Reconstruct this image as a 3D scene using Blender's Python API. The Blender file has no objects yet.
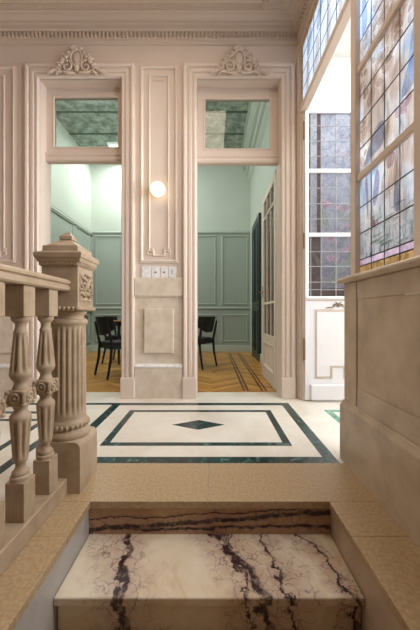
import bpy, bmesh, math, random
from mathutils import Vector, Matrix
random.seed(7)
sc = bpy.context.scene
COL = sc.collection
PI = math.pi

# ------------------------------------------------------------------ helpers
def lin(r, g, b):
    f = lambda c: (c/255/12.92) if c/255 <= .04045 else ((c/255+.055)/1.055)**2.4
    return (f(r), f(g), f(b), 1)

class MB:
    """collects shapes into one mesh"""
    def __init__(s):
        s.v = []; s.f = []; s.sm = []; s.mi = []
    def add(s, vs, fs, smooth=False, mi=0):
        o = len(s.v); s.v += [tuple(v) for v in vs]
        for f in fs:
            s.f.append([i+o for i in f]); s.sm.append(smooth); s.mi.append(mi)
    def bm(s, bm, smooth=False, mat=None, mi=0):
        bm.verts.index_update()
        if mat: bm.transform(mat)
        s.add([v.co[:] for v in bm.verts], [[v.index for v in f.verts] for f in bm.faces], smooth, mi)
        bm.free()
    def box(s, x0, x1, y0, y1, z0, z1, bev=0.0, mat=None, seg=1, mi=0):
        bm = bmesh.new(); bmesh.ops.create_cube(bm, size=1)
        for v in bm.verts:
            v.co = Vector(((x0+x1)/2+v.co.x*(x1-x0), (y0+y1)/2+v.co.y*(y1-y0), (z0+z1)/2+v.co.z*(z1-z0)))
        if bev > 0:
            bmesh.ops.bevel(bm, geom=bm.edges[:], offset=bev, segments=seg, affect='EDGES', profile=.5)
        s.bm(bm, False, mat, mi)
    def frustum(s, cx, cy, z0, h0, z1, h1):
        vs = [(cx+a*h, cy+b*h, z) for z, h in ((z0, h0), (z1, h1)) for a, b in ((-1,-1),(1,-1),(1,1),(-1,1))]
        s.add(vs, [[3,2,1,0],[4,5,6,7]]+[[i,(i+1)%4,(i+1)%4+4,i+4] for i in range(4)])
    def prism(s, poly, fn, a, b, smooth=False):
        """polygon (u,v) extruded from a to b through fn(u,v,t)"""
        n = len(poly)
        ar = sum(poly[i][0]*poly[(i+1)%n][1]-poly[(i+1)%n][0]*poly[i][1] for i in range(n))
        vs = [fn(u, v, a) for u, v in poly]+[fn(u, v, b) for u, v in poly]
        s.add(vs, [list(range(n))[::-1], list(range(n, 2*n))])
        s.add(vs, [[i, (i+1)%n, (i+1)%n+n, i+n] for i in range(n)], smooth)
    def lathe(s, prof, cx=0, cy=0, n=32, rad=None, smooth=True):
        """prof (z,r); rad(theta,z,r) may modulate the radius"""
        vs = []; fs = []
        for z, r in prof:
            for k in range(n):
                t = 2*PI*k/n; rr = rad(t, z, r) if rad else r
                vs.append((cx+rr*math.cos(t), cy+rr*math.sin(t), z))
        for i in range(len(prof)-1):
            for k in range(n):
                k2 = (k+1) % n
                fs.append([i*n+k, i*n+k2, (i+1)*n+k2, (i+1)*n+k])
        s.add(vs, fs, smooth)
        m = (len(prof)-1)*n
        s.add(vs, [list(range(n))[::-1], list(range(m, m+n))], False)
    def sweep(s, path, prof, fn, closed=False, cap=True):
        """2D path with mitred corners; prof (d,p): d offset to the left of travel, p height; fn(u,v,p)"""
        n = len(path); P = [Vector(p) for p in path]; m = len(prof)
        nor = []
        for i in range(n):
            segs = []
            if closed or i > 0: segs.append((P[i]-P[i-1]).normalized())
            if closed or i < n-1: segs.append((P[(i+1) % n]-P[i]).normalized())
            ns = [Vector((-q.y, q.x)) for q in segs]
            if len(ns) == 1: nor.append(ns[0])
            else:
                b = (ns[0]+ns[1]); b.normalize()
                nor.append(b/max(.2, b.dot(ns[0])))
        vs = []
        for i in range(n):
            for d, p in prof:
                q = P[i]+nor[i]*d; vs.append(fn(q.x, q.y, p))
        fs = []
        for i in range(n if closed else n-1):
            j = (i+1) % n
            for k in range(m-1):
                fs.append([i*m+k, i*m+k+1, j*m+k+1, j*m+k])
        s.add(vs, fs)
        if not closed and cap:
            s.add(vs, [list(range(m)), list(range((n-1)*m, n*m))[::-1]])
    def tube(s, pts, rads, n=8, flat=None, smooth=True):
        """swept tube; flat=(axis vector, scale) squashes it along an axis"""
        P = [Vector(p) for p in pts]; vs = []; fs = []
        if not hasattr(rads, '__len__'): rads = [rads]*len(P)
        up = Vector((.13, .3, 1)).normalized()
        for i, p in enumerate(P):
            d = (P[min(i+1, len(P)-1)]-P[max(i-1, 0)]).normalized()
            a = d.cross(up)
            if a.length < .05: a = d.cross(Vector((1, 0, 0)))
            a.normalize(); b = d.cross(a)
            for k in range(n):
                t = 2*PI*k/n; o = (a*math.cos(t)+b*math.sin(t))*rads[i]
                if flat: o = o-flat[0]*o.dot(flat[0])*(1-flat[1])
                vs.append(p+o)
        for i in range(len(P)-1):
            for k in range(n):
                k2 = (k+1) % n; fs.append([i*n+k, i*n+k2, (i+1)*n+k2, (i+1)*n+k])
        s.add(vs, fs, smooth)
        m = (len(P)-1)*n
        s.add(vs, [list(range(n))[::-1], list(range(m, m+n))], False)
    def ball(s, c, r, rot=None, n=12):
        bm = bmesh.new(); bmesh.ops.create_uvsphere(bm, u_segments=n, v_segments=max(6, n//2+1), radius=1)
        M = Matrix.Translation(c) @ (rot if rot else Matrix()) @ Matrix.Diagonal((r[0], r[1], r[2], 1))
        s.bm(bm, True, M)
    def build(s, name, mat, parent=None, recalc=True):
        me = bpy.data.meshes.new(name); me.from_pydata(s.v, [], s.f); me.update()
        mats = mat if isinstance(mat, (list, tuple)) else [mat]
        for q in mats: me.materials.append(q)
        me.polygons.foreach_set('use_smooth', s.sm)
        me.polygons.foreach_set('material_index', s.mi)
        if recalc:
            b = bmesh.new(); b.from_mesh(me)
            bmesh.ops.remove_doubles(b, verts=b.verts[:], dist=1e-6)
            bmesh.ops.recalc_face_normals(b, faces=b.faces[:]); b.to_mesh(me); b.free()
        if any(s.sm): me.set_sharp_from_angle(angle=.75)
        o = bpy.data.objects.new(name, me); COL.objects.link(o)
        if parent:
            o.parent = parent
            o.matrix_parent_inverse = Matrix.Translation(parent.location).inverted() if parent.rotation_euler.z == 0 else parent.matrix_basis.inverted()
        return o

def tag(o, label=None, cat=None, group=None, kind=None):
    if label: o['label'] = label
    if cat: o['category'] = cat
    if group: o['group'] = group
    if kind: o['kind'] = kind
    return o
def thing(name, label, cat, loc=(0, 0, 0), rz=0, group=None):
    o = bpy.data.objects.new(name, None); COL.objects.link(o)
    o.empty_display_size = .05
    o.location = loc; o.rotation_euler = (0, 0, rz)
    return tag(o, label, cat, group)
def struct(o, label, cat): return tag(o, label, cat, None, 'structure')
def copy_tree(o, parent=None):
    c = o.copy(); COL.objects.link(c)
    if parent: c.parent = parent
    for ch in list(o.children): copy_tree(ch, c)
    return c

# ------------------------------------------------------------------ materials
class NT:
    def __init__(s, name):
        s.m = bpy.data.materials.new(name); s.m.use_nodes = True
        s.t = s.m.node_tree; s.t.nodes.clear()
        s.out = s.n('ShaderNodeOutputMaterial')
    def n(s, typ, **kw):
        nd = s.t.nodes.new(typ)
        for k, v in kw.items(): setattr(nd, k, v)
        return nd
    def l(s, a, b): s.t.links.new(a, b)
    def coord(s): return s.n('ShaderNodeTexCoord').outputs['Object']
    def noise(s, scale, detail=4, rough=.55, vec=None, dist=0):
        nd = s.n('ShaderNodeTexNoise'); nd.inputs['Scale'].default_value = scale
        nd.inputs['Detail'].default_value = detail; nd.inputs['Roughness'].default_value = rough
        nd.inputs['Distortion'].default_value = dist
        s.l(vec if vec else s.coord(), nd.inputs['Vector']); return nd
    def ramp(s, fac, stops, interp='LINEAR'):
        nd = s.n('ShaderNodeValToRGB'); cr = nd.color_ramp; cr.interpolation = interp
        while len(cr.elements) < len(stops): cr.elements.new(.5)
        for e, (p, c) in zip(cr.elements, stops): e.position = p; e.color = c
        s.l(fac, nd.inputs['Fac']); return nd.outputs['Color']
    def math(s, op, a, b=None, c=None):
        nd = s.n('ShaderNodeMath', operation=op)
        for i, q in enumerate((a, b, c)):
            if q is None: continue
            if isinstance(q, (int, float)): nd.inputs[i].default_value = q
            else: s.l(q, nd.inputs[i])
        return nd.outputs[0]
    def mix(s, fac, a, b, typ='MIX'):
        nd = s.n('ShaderNodeMix', data_type='RGBA', blend_type=typ)
        for k, q in ((0, fac), (6, a), (7, b)):
            if isinstance(q, (int, float)): nd.inputs[k].default_value = q
            elif isinstance(q, tuple): nd.inputs[k].default_value = q
            else: s.l(q, nd.inputs[k])
        return nd.outputs[2]
    def sep(s, vec):
        nd = s.n('ShaderNodeSeparateXYZ'); s.l(vec, nd.inputs[0]); return nd.outputs
    def principled(s, color, rough=.5, spec=.5, bump=None, bump_s=.1, bump_d=.01, metal=0):
        p = s.n('ShaderNodeBsdfPrincipled')
        if isinstance(color, tuple): p.inputs['Base Color'].default_value = color
        else: s.l(color, p.inputs['Base Color'])
        if isinstance(rough, (int, float)): p.inputs['Roughness'].default_value = rough
        else: s.l(rough, p.inputs['Roughness'])
        p.inputs['Specular IOR Level'].default_value = spec; p.inputs['Metallic'].default_value = metal
        if bump is not None:
            b = s.n('ShaderNodeBump'); b.inputs['Strength'].default_value = bump_s; b.inputs['Distance'].default_value = bump_d
            s.l(bump, b.inputs['Height']); s.l(b.outputs[0], p.inputs['Normal'])
        s.l(p.outputs[0], s.out.inputs[0]); return s.m

def mottled(name, cols, scale=6, rough=.5, spec=.4, detail=6, bump_s=.05, fine=60):
    t = NT(name); n = t.noise(scale, detail, .6); n2 = t.noise(fine, 3)
    k = len(cols)
    c = t.ramp(n.outputs['Fac'], [(.3+.4*i/(k-1), cols[i]) for i in range(k)])
    c = t.mix(t.math('MULTIPLY', n2.outputs['Fac'], .12), c, cols[0])
    return t.principled(c, rough, spec, n2.outputs['Fac'], bump_s, .003)
def flat(name, col, rough=.5, spec=.4, metal=0):
    t = NT(name); n = t.noise(3, 2)
    dark = (col[0]*.97, col[1]*.97, col[2]*.97, 1)
    return t.principled(t.ramp(n.outputs['Fac'], [(.35, dark), (.65, col)]), rough, spec, metal=metal)

M = {}
M['paint'] = flat('hall_paint', lin(220, 205, 193), .55, .2)
M['ceilpaint'] = flat('ceiling_paint', lin(206, 190, 174), .6, .2)
M['greendado'] = flat('sage_dado_paint', lin(160, 169, 159), .5, .3)
M['dado'] = mottled('dado_limestone', [lin(200, 184, 164), lin(214, 201, 185), lin(224, 214, 202)], 9, .4)
M['rightstone'] = mottled('wainscot_limestone', [lin(176, 158, 138), lin(198, 181, 160), lin(212, 197, 178)], 5, .34, .4)
M['ledge'] = mottled('landing_limestone', [lin(166, 141, 110), lin(182, 158, 124), lin(198, 176, 144)], 70, .36, .45, 8)
M['carved'] = mottled('carved_stone', [lin(166, 146, 122), lin(180, 160, 136), lin(190, 172, 149)], 12, .5, .3)
M['white'] = flat('white_door_paint', lin(236, 236, 240), .35)
M['wall_white'] = flat('vestibule_white', lin(240, 240, 238), .7)
M['gold'] = flat('gilded_line', lin(206, 186, 168), .5, .2)
M['green'] = flat('sage_wall_paint', lin(190, 197, 186), .6, .2)
M['greendark'] = flat('dark_green_door_paint', lin(40, 50, 47), .35)
M['greyside'] = mottled('pale_grey_marble', [lin(150, 150, 150), lin(178, 176, 174), lin(196, 192, 188)], 3, .35)
M['black'] = flat('black_wood', lin(22, 22, 24), .45)
M['seatblack'] = flat('black_seat', lin(30, 29, 30), .7)
M['tablewood'] = flat('table_oak', lin(150, 108, 64), .45)
M['plate'] = mottled('switch_marble', [lin(206, 208, 210), lin(232, 232, 230), lin(240, 240, 240)], 30, .3)
M['bronze'] = flat('brown_gilding', lin(128, 108, 86), .5, .3)
M['brass'] = flat('dull_brass', lin(150, 112, 64), .35, .5, .8)
M['lead'] = flat('lead_came', lin(66, 68, 70), .5, .4)
M['lightlead'] = flat('pale_came', lin(190, 192, 196), .5, .4)
M['dot'] = flat('dark_toggle', lin(60, 58, 56), .4)

def m_cream():
    t = NT('cream_marble'); n = t.noise(2.3, 8, .62, dist=.6); n2 = t.noise(9, 6, .6)
    c = t.ramp(n.outputs['Fac'], [(.3, lin(216, 208, 196)), (.52, lin(230, 225, 215)), (.7, lin(238, 235, 229))])
    v = t.ramp(n2.outputs['Fac'], [(.485, (0,0,0,1)), (.5, (1,1,1,1)), (.515, (0,0,0,1))])
    c = t.mix(t.math('MULTIPLY', v, .18), c, lin(196, 176, 148))
    return t.principled(c, .3, .45)
M['cream'] = m_cream()
def m_verde():
    t = NT('dark_green_marble'); n = t.noise(16, 9, .7, dist=1.2)
    c = t.ramp(n.outputs['Fac'], [(.32, lin(13, 28, 32)), (.5, lin(26, 50, 53)), (.58, lin(46, 80, 80)), (.68, lin(124, 152, 148))])
    return t.principled(c, .22, .5)
M['verde'] = m_verde()
def m_breccia(name, horizontal=False):
    t = NT(name); co = t.coord(); s = t.sep(co)
    n1 = t.noise(6, 5, .6); n2 = t.noise(3.2, 7, .65, dist=1.0); n3 = t.noise(34, 5, .6)
    base = t.ramp(n2.outputs['Fac'], [(.3, lin(160, 126, 88)), (.5, lin(190, 158, 118)), (.7, lin(206, 178, 142))]) if horizontal else t.ramp(n2.outputs['Fac'], [(.28, lin(206, 178, 138)), (.45, lin(226, 212, 188)), (.6, lin(232, 222, 204)), (.75, lin(214, 196, 168))])
    w = t.math('MULTIPLY', t.math('SUBTRACT', n1.outputs['Fac'], .5), .26)
    w2 = t.math('MULTIPLY', t.math('SUBTRACT', n3.outputs['Fac'], .5), .05)
    W = t.math('ADD', w, w2)
    vein = None; halo = None
    if not horizontal:
        # veins run across the tread; (x at the landing, slope, half width)
        specs = [(-.415, -.34, .026), (.02, -.66, .026), (.22, -.30, .010), (.385, -.45, .010), (.06, -.30, .007)]
        for x0, sl, hw in specs:
            u = t.math('SUBTRACT', s[0], x0)
            u = t.math('SUBTRACT', u, t.math('MULTIPLY', t.math('SUBTRACT', s[1], 1.36), sl))
            d = t.math('ABSOLUTE', t.math('ADD', u, W))
            a = t.math('SUBTRACT', 1, t.math('DIVIDE', d, hw)); a = t.math('MAXIMUM', a, 0)
            a = t.math('MINIMUM', t.math('MULTIPLY', a, 2.2), 1)
            h = t.math('MAXIMUM', t.math('SUBTRACT', 1, t.math('DIVIDE', d, hw*5+.05)), 0)
            vein = a if vein is None else t.math('MAXIMUM', vein, a)
            halo = h if halo is None else t.math('MAXIMUM', halo, h)
    else:
        for z0, sl, hw in [(-.095, .07, .013), (-.128, .02, .009), (-.062, .05, .004)]:
            u = t.math('SUBTRACT', s[2], z0)
            u = t.math('SUBTRACT', u, t.math('MULTIPLY', s[0], sl))
            d = t.math('ABSOLUTE', t.math('ADD', u, t.math('MULTIPLY', W, .28)))
            a = t.math('MINIMUM', t.math('MULTIPLY', t.math('MAXIMUM', t.math('SUBTRACT', 1, t.math('DIVIDE', d, hw)), 0), 2), 1)
            h = t.math('MAXIMUM', t.math('SUBTRACT', 1, t.math('DIVIDE', d, hw*4)), 0)
            vein = a if vein is None else t.math('MAXIMUM', vein, a)
            halo = h if halo is None else t.math('MAXIMUM', halo, h)
    vo = t.n('ShaderNodeTexVoronoi', feature='DISTANCE_TO_EDGE'); vo.inputs['Scale'].default_value = 15
    wv = t.n('ShaderNodeVectorMath', operation='ADD'); t.l(co, wv.inputs[0])
    sc_ = t.n('ShaderNodeVectorMath', operation='SCALE'); t.l(t.noise(9, 4).outputs['Color'], sc_.inputs[0]); sc_.inputs['Scale'].default_value = .16
    t.l(sc_.outputs[0], wv.inputs[1]); t.l(wv.outputs[0], vo.inputs['Vector'])
    crack = t.math('MAXIMUM', t.math('SUBTRACT', 1, t.math('MULTIPLY', vo.outputs['Distance'], 26)), 0)
    crack = t.math('MULTIPLY', crack, t.math('MINIMUM', t.math('MULTIPLY', halo, 1.5), 1))
    c = t.mix(t.math('MULTIPLY', t.math('MULTIPLY', halo, n3.outputs['Fac']), 1.0), base, lin(150, 108, 106))
    c = t.mix(t.math('MULTIPLY', crack, .75), c, lin(96, 56, 62))
    brk = t.math('MINIMUM', t.math('MULTIPLY', n3.outputs['Fac'], 1.9), 1)
    c = t.mix(t.math('MULTIPLY', vein, t.math('POWER', brk, 1.6)), c, lin(58, 36, 40))
    return t.principled(c, .34, .4)
M['tread'] = m_breccia('violet_veined_marble')
M['riser'] = m_breccia('violet_streaked_marble', True)

def m_parquet():
    t = NT('oak_parquet'); s = t.sep(t.coord())
    w = .42
    xx = t.math('ADD', t.math('DIVIDE', s[0], w), 40)
    fr = t.math('FRACT', xx); ix = t.math('FLOOR', xx)
    par = t.math('SUBTRACT', t.math('MULTIPLY', t.math('MODULO', ix, 2), 2), 1)
    q = t.math('DIVIDE', t.math('ADD', s[1], t.math('MULTIPLY', t.math('MULTIPLY', t.math('SUBTRACT', fr, .5), par), w*.8)), .085)
    iq = t.math('FLOOR', q); fq = t.math('FRACT', q)
    wn = t.n('ShaderNodeTexWhiteNoise', noise_dimensions='2D')
    cb = t.n('ShaderNodeCombineXYZ'); t.l(ix, cb.inputs[0]); t.l(iq, cb.inputs[1]); t.l(cb.outputs[0], wn.inputs['Vector'])
    c = t.ramp(wn.outputs['Value'], [(0, lin(166, 112, 48)), (.5, lin(200, 142, 68)), (1, lin(220, 168, 92))])
    gap = t.math('LESS_THAN', t.math('ABSOLUTE', t.math('SUBTRACT', fq, .5)), .47)
    gr = t.noise(20, 5)
    c = t.mix(t.math('MULTIPLY', gr.outputs['Fac'], .3), c, lin(140, 92, 40))
    c = t.mix(gap, lin(96, 62, 30), c)
    return t.principled(c, .3, .45)
M['parquet'] = m_parquet()
M['darkwood'] = flat('dark_inlay_wood', lin(84, 46, 26), .32)
def m_rough():
    t = NT('rough_green_ceiling'); n = t.noise(7, 9, .75); n2 = t.noise(40, 4)
    c = t.ramp(n.outputs['Fac'], [(.38, lin(104, 120, 110)), (.52, lin(152, 167, 156)), (.64, lin(196, 206, 197))])
    return t.principled(c, .8, .2, n2.outputs['Fac'], .6, .03)
M['greenceil'] = m_rough()

def m_glass():
    t = NT('clear_glass'); tr = t.n('ShaderNodeBsdfTransparent'); tr.inputs[0].default_value = (.93, .96, .95, 1)
    g = t.n('ShaderNodeBsdfGlossy'); g.inputs['Roughness'].default_value = .02
    fr = t.n('ShaderNodeFresnel'); fr.inputs[0].default_value = 1.45
    mx = t.n('ShaderNodeMixShader'); t.l(fr.outputs[0], mx.inputs[0]); t.l(tr.outputs[0], mx.inputs[1]); t.l(g.outputs[0], mx.inputs[2])
    t.l(mx.outputs[0], t.out.inputs[0]); return t.m
M['glass'] = m_glass()
def stained_out(t, col, trl=.75):
    a = t.n('ShaderNodeBsdfTranslucent'); b = t.n('ShaderNodeBsdfDiffuse'); g = t.n('ShaderNodeBsdfGlossy'); g.inputs['Roughness'].default_value = .12
    for q in (a, b):
        if isinstance(col, tuple): q.inputs[0].default_value = col
        else: t.l(col, q.inputs[0])
    m1 = t.n('ShaderNodeMixShader'); m1.inputs[0].default_value = trl; t.l(b.outputs[0], m1.inputs[1]); t.l(a.outputs[0], m1.inputs[2])
    m2 = t.n('ShaderNodeMixShader'); m2.inputs[0].default_value = .05; t.l(m1.outputs[0], m2.inputs[1]); t.l(g.outputs[0], m2.inputs[2])
    t.l(m2.outputs[0], t.out.inputs[0]); return t.m
def m_window_glass():
    t = NT('painted_window_glass'); co = t.coord(); s = t.sep(co)
    mp = t.n('ShaderNodeMapping'); mp.inputs['Scale'].default_value = (1, 1.6, .9); mp.inputs['Rotation'].default_value = (.5, 0, 0); t.l(co, mp.inputs[0])
    n = t.noise(3.0, 5, .55, mp.outputs[0], .5); n2 = t.noise(22, 4, .6, mp.outputs[0], 1.0)
    sky = t.ramp(n.outputs['Fac'], [(.30, lin(176, 192, 214)), (.42, lin(200, 210, 222)), (.5, lin(220, 220, 220)), (.58, lin(206, 198, 192)), (.72, lin(182, 172, 164))])
    low = t.ramp(n2.outputs['Fac'], [(.3, lin(110, 136, 136)), (.45, lin(176, 184, 184)), (.58, lin(212, 206, 210)), (.7, lin(140, 158, 150))])
    zz = t.math('DIVIDE', t.math('SUBTRACT', s[2], 1.22), .36)
    f = t.math('MINIMUM', t.math('MAXIMUM', zz, 0), 1)
    c = t.mix(f, low, sky)
    mp2 = t.n('ShaderNodeMapping'); mp2.inputs['Scale'].default_value = (1, 22, 4); t.l(co, mp2.inputs[0])
    n3 = t.noise(1.0, 4, .6, mp2.outputs[0], .8)
    c = t.mix(.55, c, t.ramp(n3.outputs['Fac'], [(.32, lin(140, 136, 142)), (.5, lin(206, 206, 212)), (.66, lin(236, 236, 240))]), 'MULTIPLY')
    cl = t.math('MULTIPLY', t.math('MINIMUM', t.math('MAXIMUM', t.math('DIVIDE', t.math('SUBTRACT', s[2], 2.40), .2), 0), 1), .8)
    c = t.mix(cl, c, lin(216, 226, 238))
    return stained_out(t, c)
M['winglass'] = m_window_glass()
def m_door_glass():
    t = NT('painted_door_glass'); co = t.coord(); s = t.sep(co)
    n = t.noise(5, 6, .65, None, 1.2); n2 = t.noise(30, 3, .6)
    c = t.ramp(n.outputs['Fac'], [(.28, lin(186, 178, 198)), (.42, lin(204, 212, 228)), (.55, lin(222, 228, 238)), (.68, lin(212, 198, 216)), (.8, lin(234, 236, 240))])
    n3 = t.noise(13, 5, .6, None, 2.2)
    c = t.mix(.7, c, t.ramp(n3.outputs['Fac'], [(.36, lin(166, 166, 186)), (.5, lin(226, 228, 234)), (.6, lin(250, 250, 250)), (.68, lin(196, 184, 200))]), 'MULTIPLY')
    c = t.mix(t.math('MULTIPLY', n2.outputs['Fac'], .3), c, lin(172, 178, 190))
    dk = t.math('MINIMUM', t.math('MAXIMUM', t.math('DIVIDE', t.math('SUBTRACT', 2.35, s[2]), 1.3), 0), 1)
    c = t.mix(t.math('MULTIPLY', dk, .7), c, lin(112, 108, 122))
    return stained_out(t, c, .7)
M['doorglass'] = m_door_glass()
def m_border(name, a, b):
    t = NT(name); n = t.noise(26, 4, .6, None, .6)
    return stained_out(t, t.ramp(n.outputs['Fac'], [(.38, lin(*a)), (.6, lin(*b))]), .8)
M['goldglass'] = m_border('gold_glass', (152, 132, 100), (190, 172, 142))
M['mauveglass'] = m_border('mauve_glass', (172, 160, 174), (202, 192, 202))
def glasscol(name, rgb, amt=.25):
    t = NT(name); n = t.noise(24, 4)
    d = lin(*[int(x*(1-amt)) for x in rgb])
    c = t.ramp(n.outputs['Fac'], [(.35, d), (.65, lin(*rgb))])
    a = t.n('ShaderNodeBsdfTransparent'); b = t.n('ShaderNodeBsdfDiffuse'); k = t.n('ShaderNodeBsdfTranslucent')
    for q in (a, b, k): t.l(c, q.inputs[0])
    m1 = t.n('ShaderNodeMixShader'); m1.inputs[0].default_value = .5; t.l(b.outputs[0], m1.inputs[1]); t.l(k.outputs[0], m1.inputs[2])
    m2 = t.n('ShaderNodeMixShader'); m2.inputs[0].default_value = .16; t.l(a.outputs[0], m2.inputs[1]); t.l(m1.outputs[0], m2.inputs[2])
    t.l(m2.outputs[0], t.out.inputs[0]); return t.m
GC = {k: glasscol('glass_'+k, c, a) for k, c, a in [
    ('gold', (222, 196, 140), .35), ('mauve', (240, 234, 240), .03), ('white', (250, 250, 250), .02), ('blue', (228, 236, 249), .03),
    ('sand', (250, 246, 243), .01), ('taupe', (245, 241, 238), .02), ('pink', (250, 241, 246), .02), ('sage', (240, 245, 242), .03), ('brown', (214, 204, 200), .06), ('sky', (236, 243, 252), .03)]}
def m_globe():
    t = NT('lit_globe'); e = t.n('ShaderNodeEmission'); e.inputs[0].default_value = (1, .80, .50, 1); e.inputs[1].default_value = 2.4
    t.l(e.outputs[0], t.out.inputs[0]); return t.m
M['globe'] = m_globe()
def m_panel_light():
    t = NT('lit_diffuser'); e = t.n('ShaderNodeEmission'); e.inputs[0].default_value = (.92, 1, .97, 1); e.inputs[1].default_value = 8
    t.l(e.outputs[0], t.out.inputs[0]); return t.m
M['lit'] = m_panel_light()

# ------------------------------------------------------------------ dimensions (metres; camera stands at the origin, looking along +Y)
YW = 3.06            # hall face of the wall with the two doorways
YF = 3.18            # plane of the transom frames in the doorways
YB = 3.27            # far face of that wall
XR = .90             # plane of the stained glass side wall
HC = 3.82            # hall ceiling
D1 = (-1.772, -.930); D2 = (-.158, .706); DT = 3.278   # doorways and their head
RX0, RX1, RY1, RZ = -2.80, .89, 6.90, 4.40             # sage green room
onW = lambda u, v, p: (u, YW-p, v)                     # (x, z, out of the wall)

# ------------------------------------------------------------------ floor
def grid_cells(xs, ys, pick):
    out = {}
    for i in range(len(xs)-1):
        for j in range(len(ys)-1):
            k = pick((xs[i]+xs[i+1])/2, (ys[j]+ys[j+1])/2)
            if k: out.setdefault(k, MB()).box(xs[i], xs[i+1], ys[j], ys[j+1], -.03, 0)
    return out
def ring(x, y, x0, x1, y0, y1, t):
    return x0 < x < x1 and y0 < y < y1 and not (x0+t < x < x1-t and y0+t < y < y1-t)
XL = -3.4
def pick(x, y):
    if -.555 < x < .535 and y < 1.35: return None
    if -.84 < x < .90 and y < 1.705: return 'ledge'
    if ring(x, y, -.945, .735, 1.705, 2.872, .075): return 'verde'
    if ring(x, y, -.732, .522, 1.93, 2.655, .052): return 'verde'
    if x < -.945 and 2.81 < y < 2.872: return 'verde'
    if ring(x, y, -4.2, -1.13, -2.6, 2.62, .06): return 'verde'
    if ring(x, y, -4.0, -1.325, -2.4, 2.43, .05): return 'verde'
    return 'cream'
xs = sorted({XL, -.84, -.555, .535, .90, -.945, -.87, .66, .735, -.732, -.68, .47, .522, -1.13, -1.19, -1.325, -1.375, 1.0})
ys = sorted({-1.6, 1.35, 1.705, 1.78, 2.797, 2.872, 1.93, 1.982, 2.603, 2.655, 2.81, 2.62, 2.56, 2.43, 2.38, YB})
cells = grid_cells([x for x in xs if x <= .9], ys, pick)
floor = cells['cream'].build('floor', M['cream'])
struct(floor, 'cream marble hall floor with dark green inlaid borders', 'floor')
cells['verde'].build('inlay_border', M['verde'], floor)
mb = MB(); mb.prism([(-.312, 2.300), (-.105, 2.200), (.098, 2.300), (-.105, 2.402)], lambda u, v, t: (u, v, t), -.01, .0006)
mb.build('inlay_diamond', M['verde'], floor)
# the beige landing and the two ledges beside the steps, laid in slabs
mb = MB()
for x0, x1 in ((-.84, -.02), (-.019, .90)): mb.box(x0, x1, 1.353, 1.7045, -.032, .0004, .0015)
for y0, y1 in ((-1.6, .30), (.301, 1.139), (1.140, 1.3525)):
    mb.box(-.84, -.555, y0, y1, -.032, .0004, .0015); mb.box(.535, .90, y0, y1, -.032, .0004, .0015)
mb.build('floor_landing', M['ledge']); struct(bpy.data.objects['floor_landing'], 'beige limestone landing and ledges around the marble steps', 'floor')
mb = MB(); mb.box(-.84, -.566, -1.6, 1.55, -.95, -.0325); mb.build('wall_left_stair', M['greyside'])
struct(bpy.data.objects['wall_left_stair'], 'pale grey marble side of the stairwell under the left ledge', 'wall')
mb = MB(); mb.box(.546, .90, -1.6, 1.55, -.95, -.0325); mb.build('wall_right_stair', M['rightstone'])
struct(bpy.data.objects['wall_right_stair'], 'tan stone side of the stairwell under the right ledge', 'wall')
mb = MB(); mb.box(-.5655, .5455, -1.6, 1.5, -.36, -.3155); mb.build('floor_lower', M['ledge'])
struct(bpy.data.objects['floor_lower'], 'lower stone floor at the foot of the steps', 'floor')

# ------------------------------------------------------------------ marble steps
st = thing('marble_riser', 'top marble riser with long dark streaks right under the beige landing edge', 'step', (0, 1.37, -.157))
mb = MB(); mb.box(-.5655, .5455, 1.365, 1.40, -.157, -.0322); mb.build('riser_slab', M['riser'], st)
st = thing('stair_step', 'cream marble step with dark violet veins, its broad tread seen from above', 'step', (0, 1.2, -.315))
mb = MB(); mb.box(-.565, .545, 1.057, 1.40, -.190, -.1575, .006, seg=3); mb.build('tread', M['tread'], st)
mb = MB(); mb.box(-.562, .542, 1.080, 1.11, -.315, -.1902, .002); mb.build('riser', M['tread'], st)

# ------------------------------------------------------------------ back wall of the hall, with two doorways
mb = MB()
def wall_with_holes(mb, x0, x1, y0, y1, z1, holes):
    e = x0
    for a, b, t in holes:
        mb.box(e, a, y0, y1, 0, z1); mb.box(a, b, y0, y1, t, z1); e = b
    mb.box(e, x1, y0, y1, 0, z1)
wall_with_holes(mb, XL, 1.0, YW, YB-.02, HC, [(D1[0], D1[1], DT), (D2[0], D2[1], DT)])
wb = mb.build('wall_back', M['paint']); struct(wb, 'beige panelled hall wall with two tall doorways', 'wall')
mb = MB(); wall_with_holes(mb, RX0-.1, RX1+.11, YB-.0195, YB, RZ, [(D1[0], D1[1], DT), (D2[0], D2[1], DT)])
struct(mb.build('wall_front_room', M['green']), 'sage green face of the doorway wall inside the far room', 'wall')

CAS = [(0, -.005), (0, .012), (.012, .030), (.030, .030), (.036, .020), (.046, .020), (.052, .036), (.078, .036), (.084, .024), (.096, .024), (.103, .044), (.122, .048), (.134, .044), (.138, -.005)]
def casing(x0, x1):
    mb = MB()
    mb.sweep([(x0, .212), (x0, DT), (x1, DT), (x1, .212)], CAS, onW)
    c = mb.build('door_casing', M['paint'], wb)
    for s, x in ((-1, x0), (1, x1)):
        b = MB(); xa, xb = sorted((x, x+s*.142))
        b.box(xa, xb, YW-.054, YW+.005, 0, .205, .004); b.box(xa, xb, YW-.050, YW+.004, .203, .215, .003)
        b.build('plinth_block', M['paint'], c)
# travel up-right-down must put the profile outside: offset is to the left of travel
casing(*D1); casing(*D2)

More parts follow.
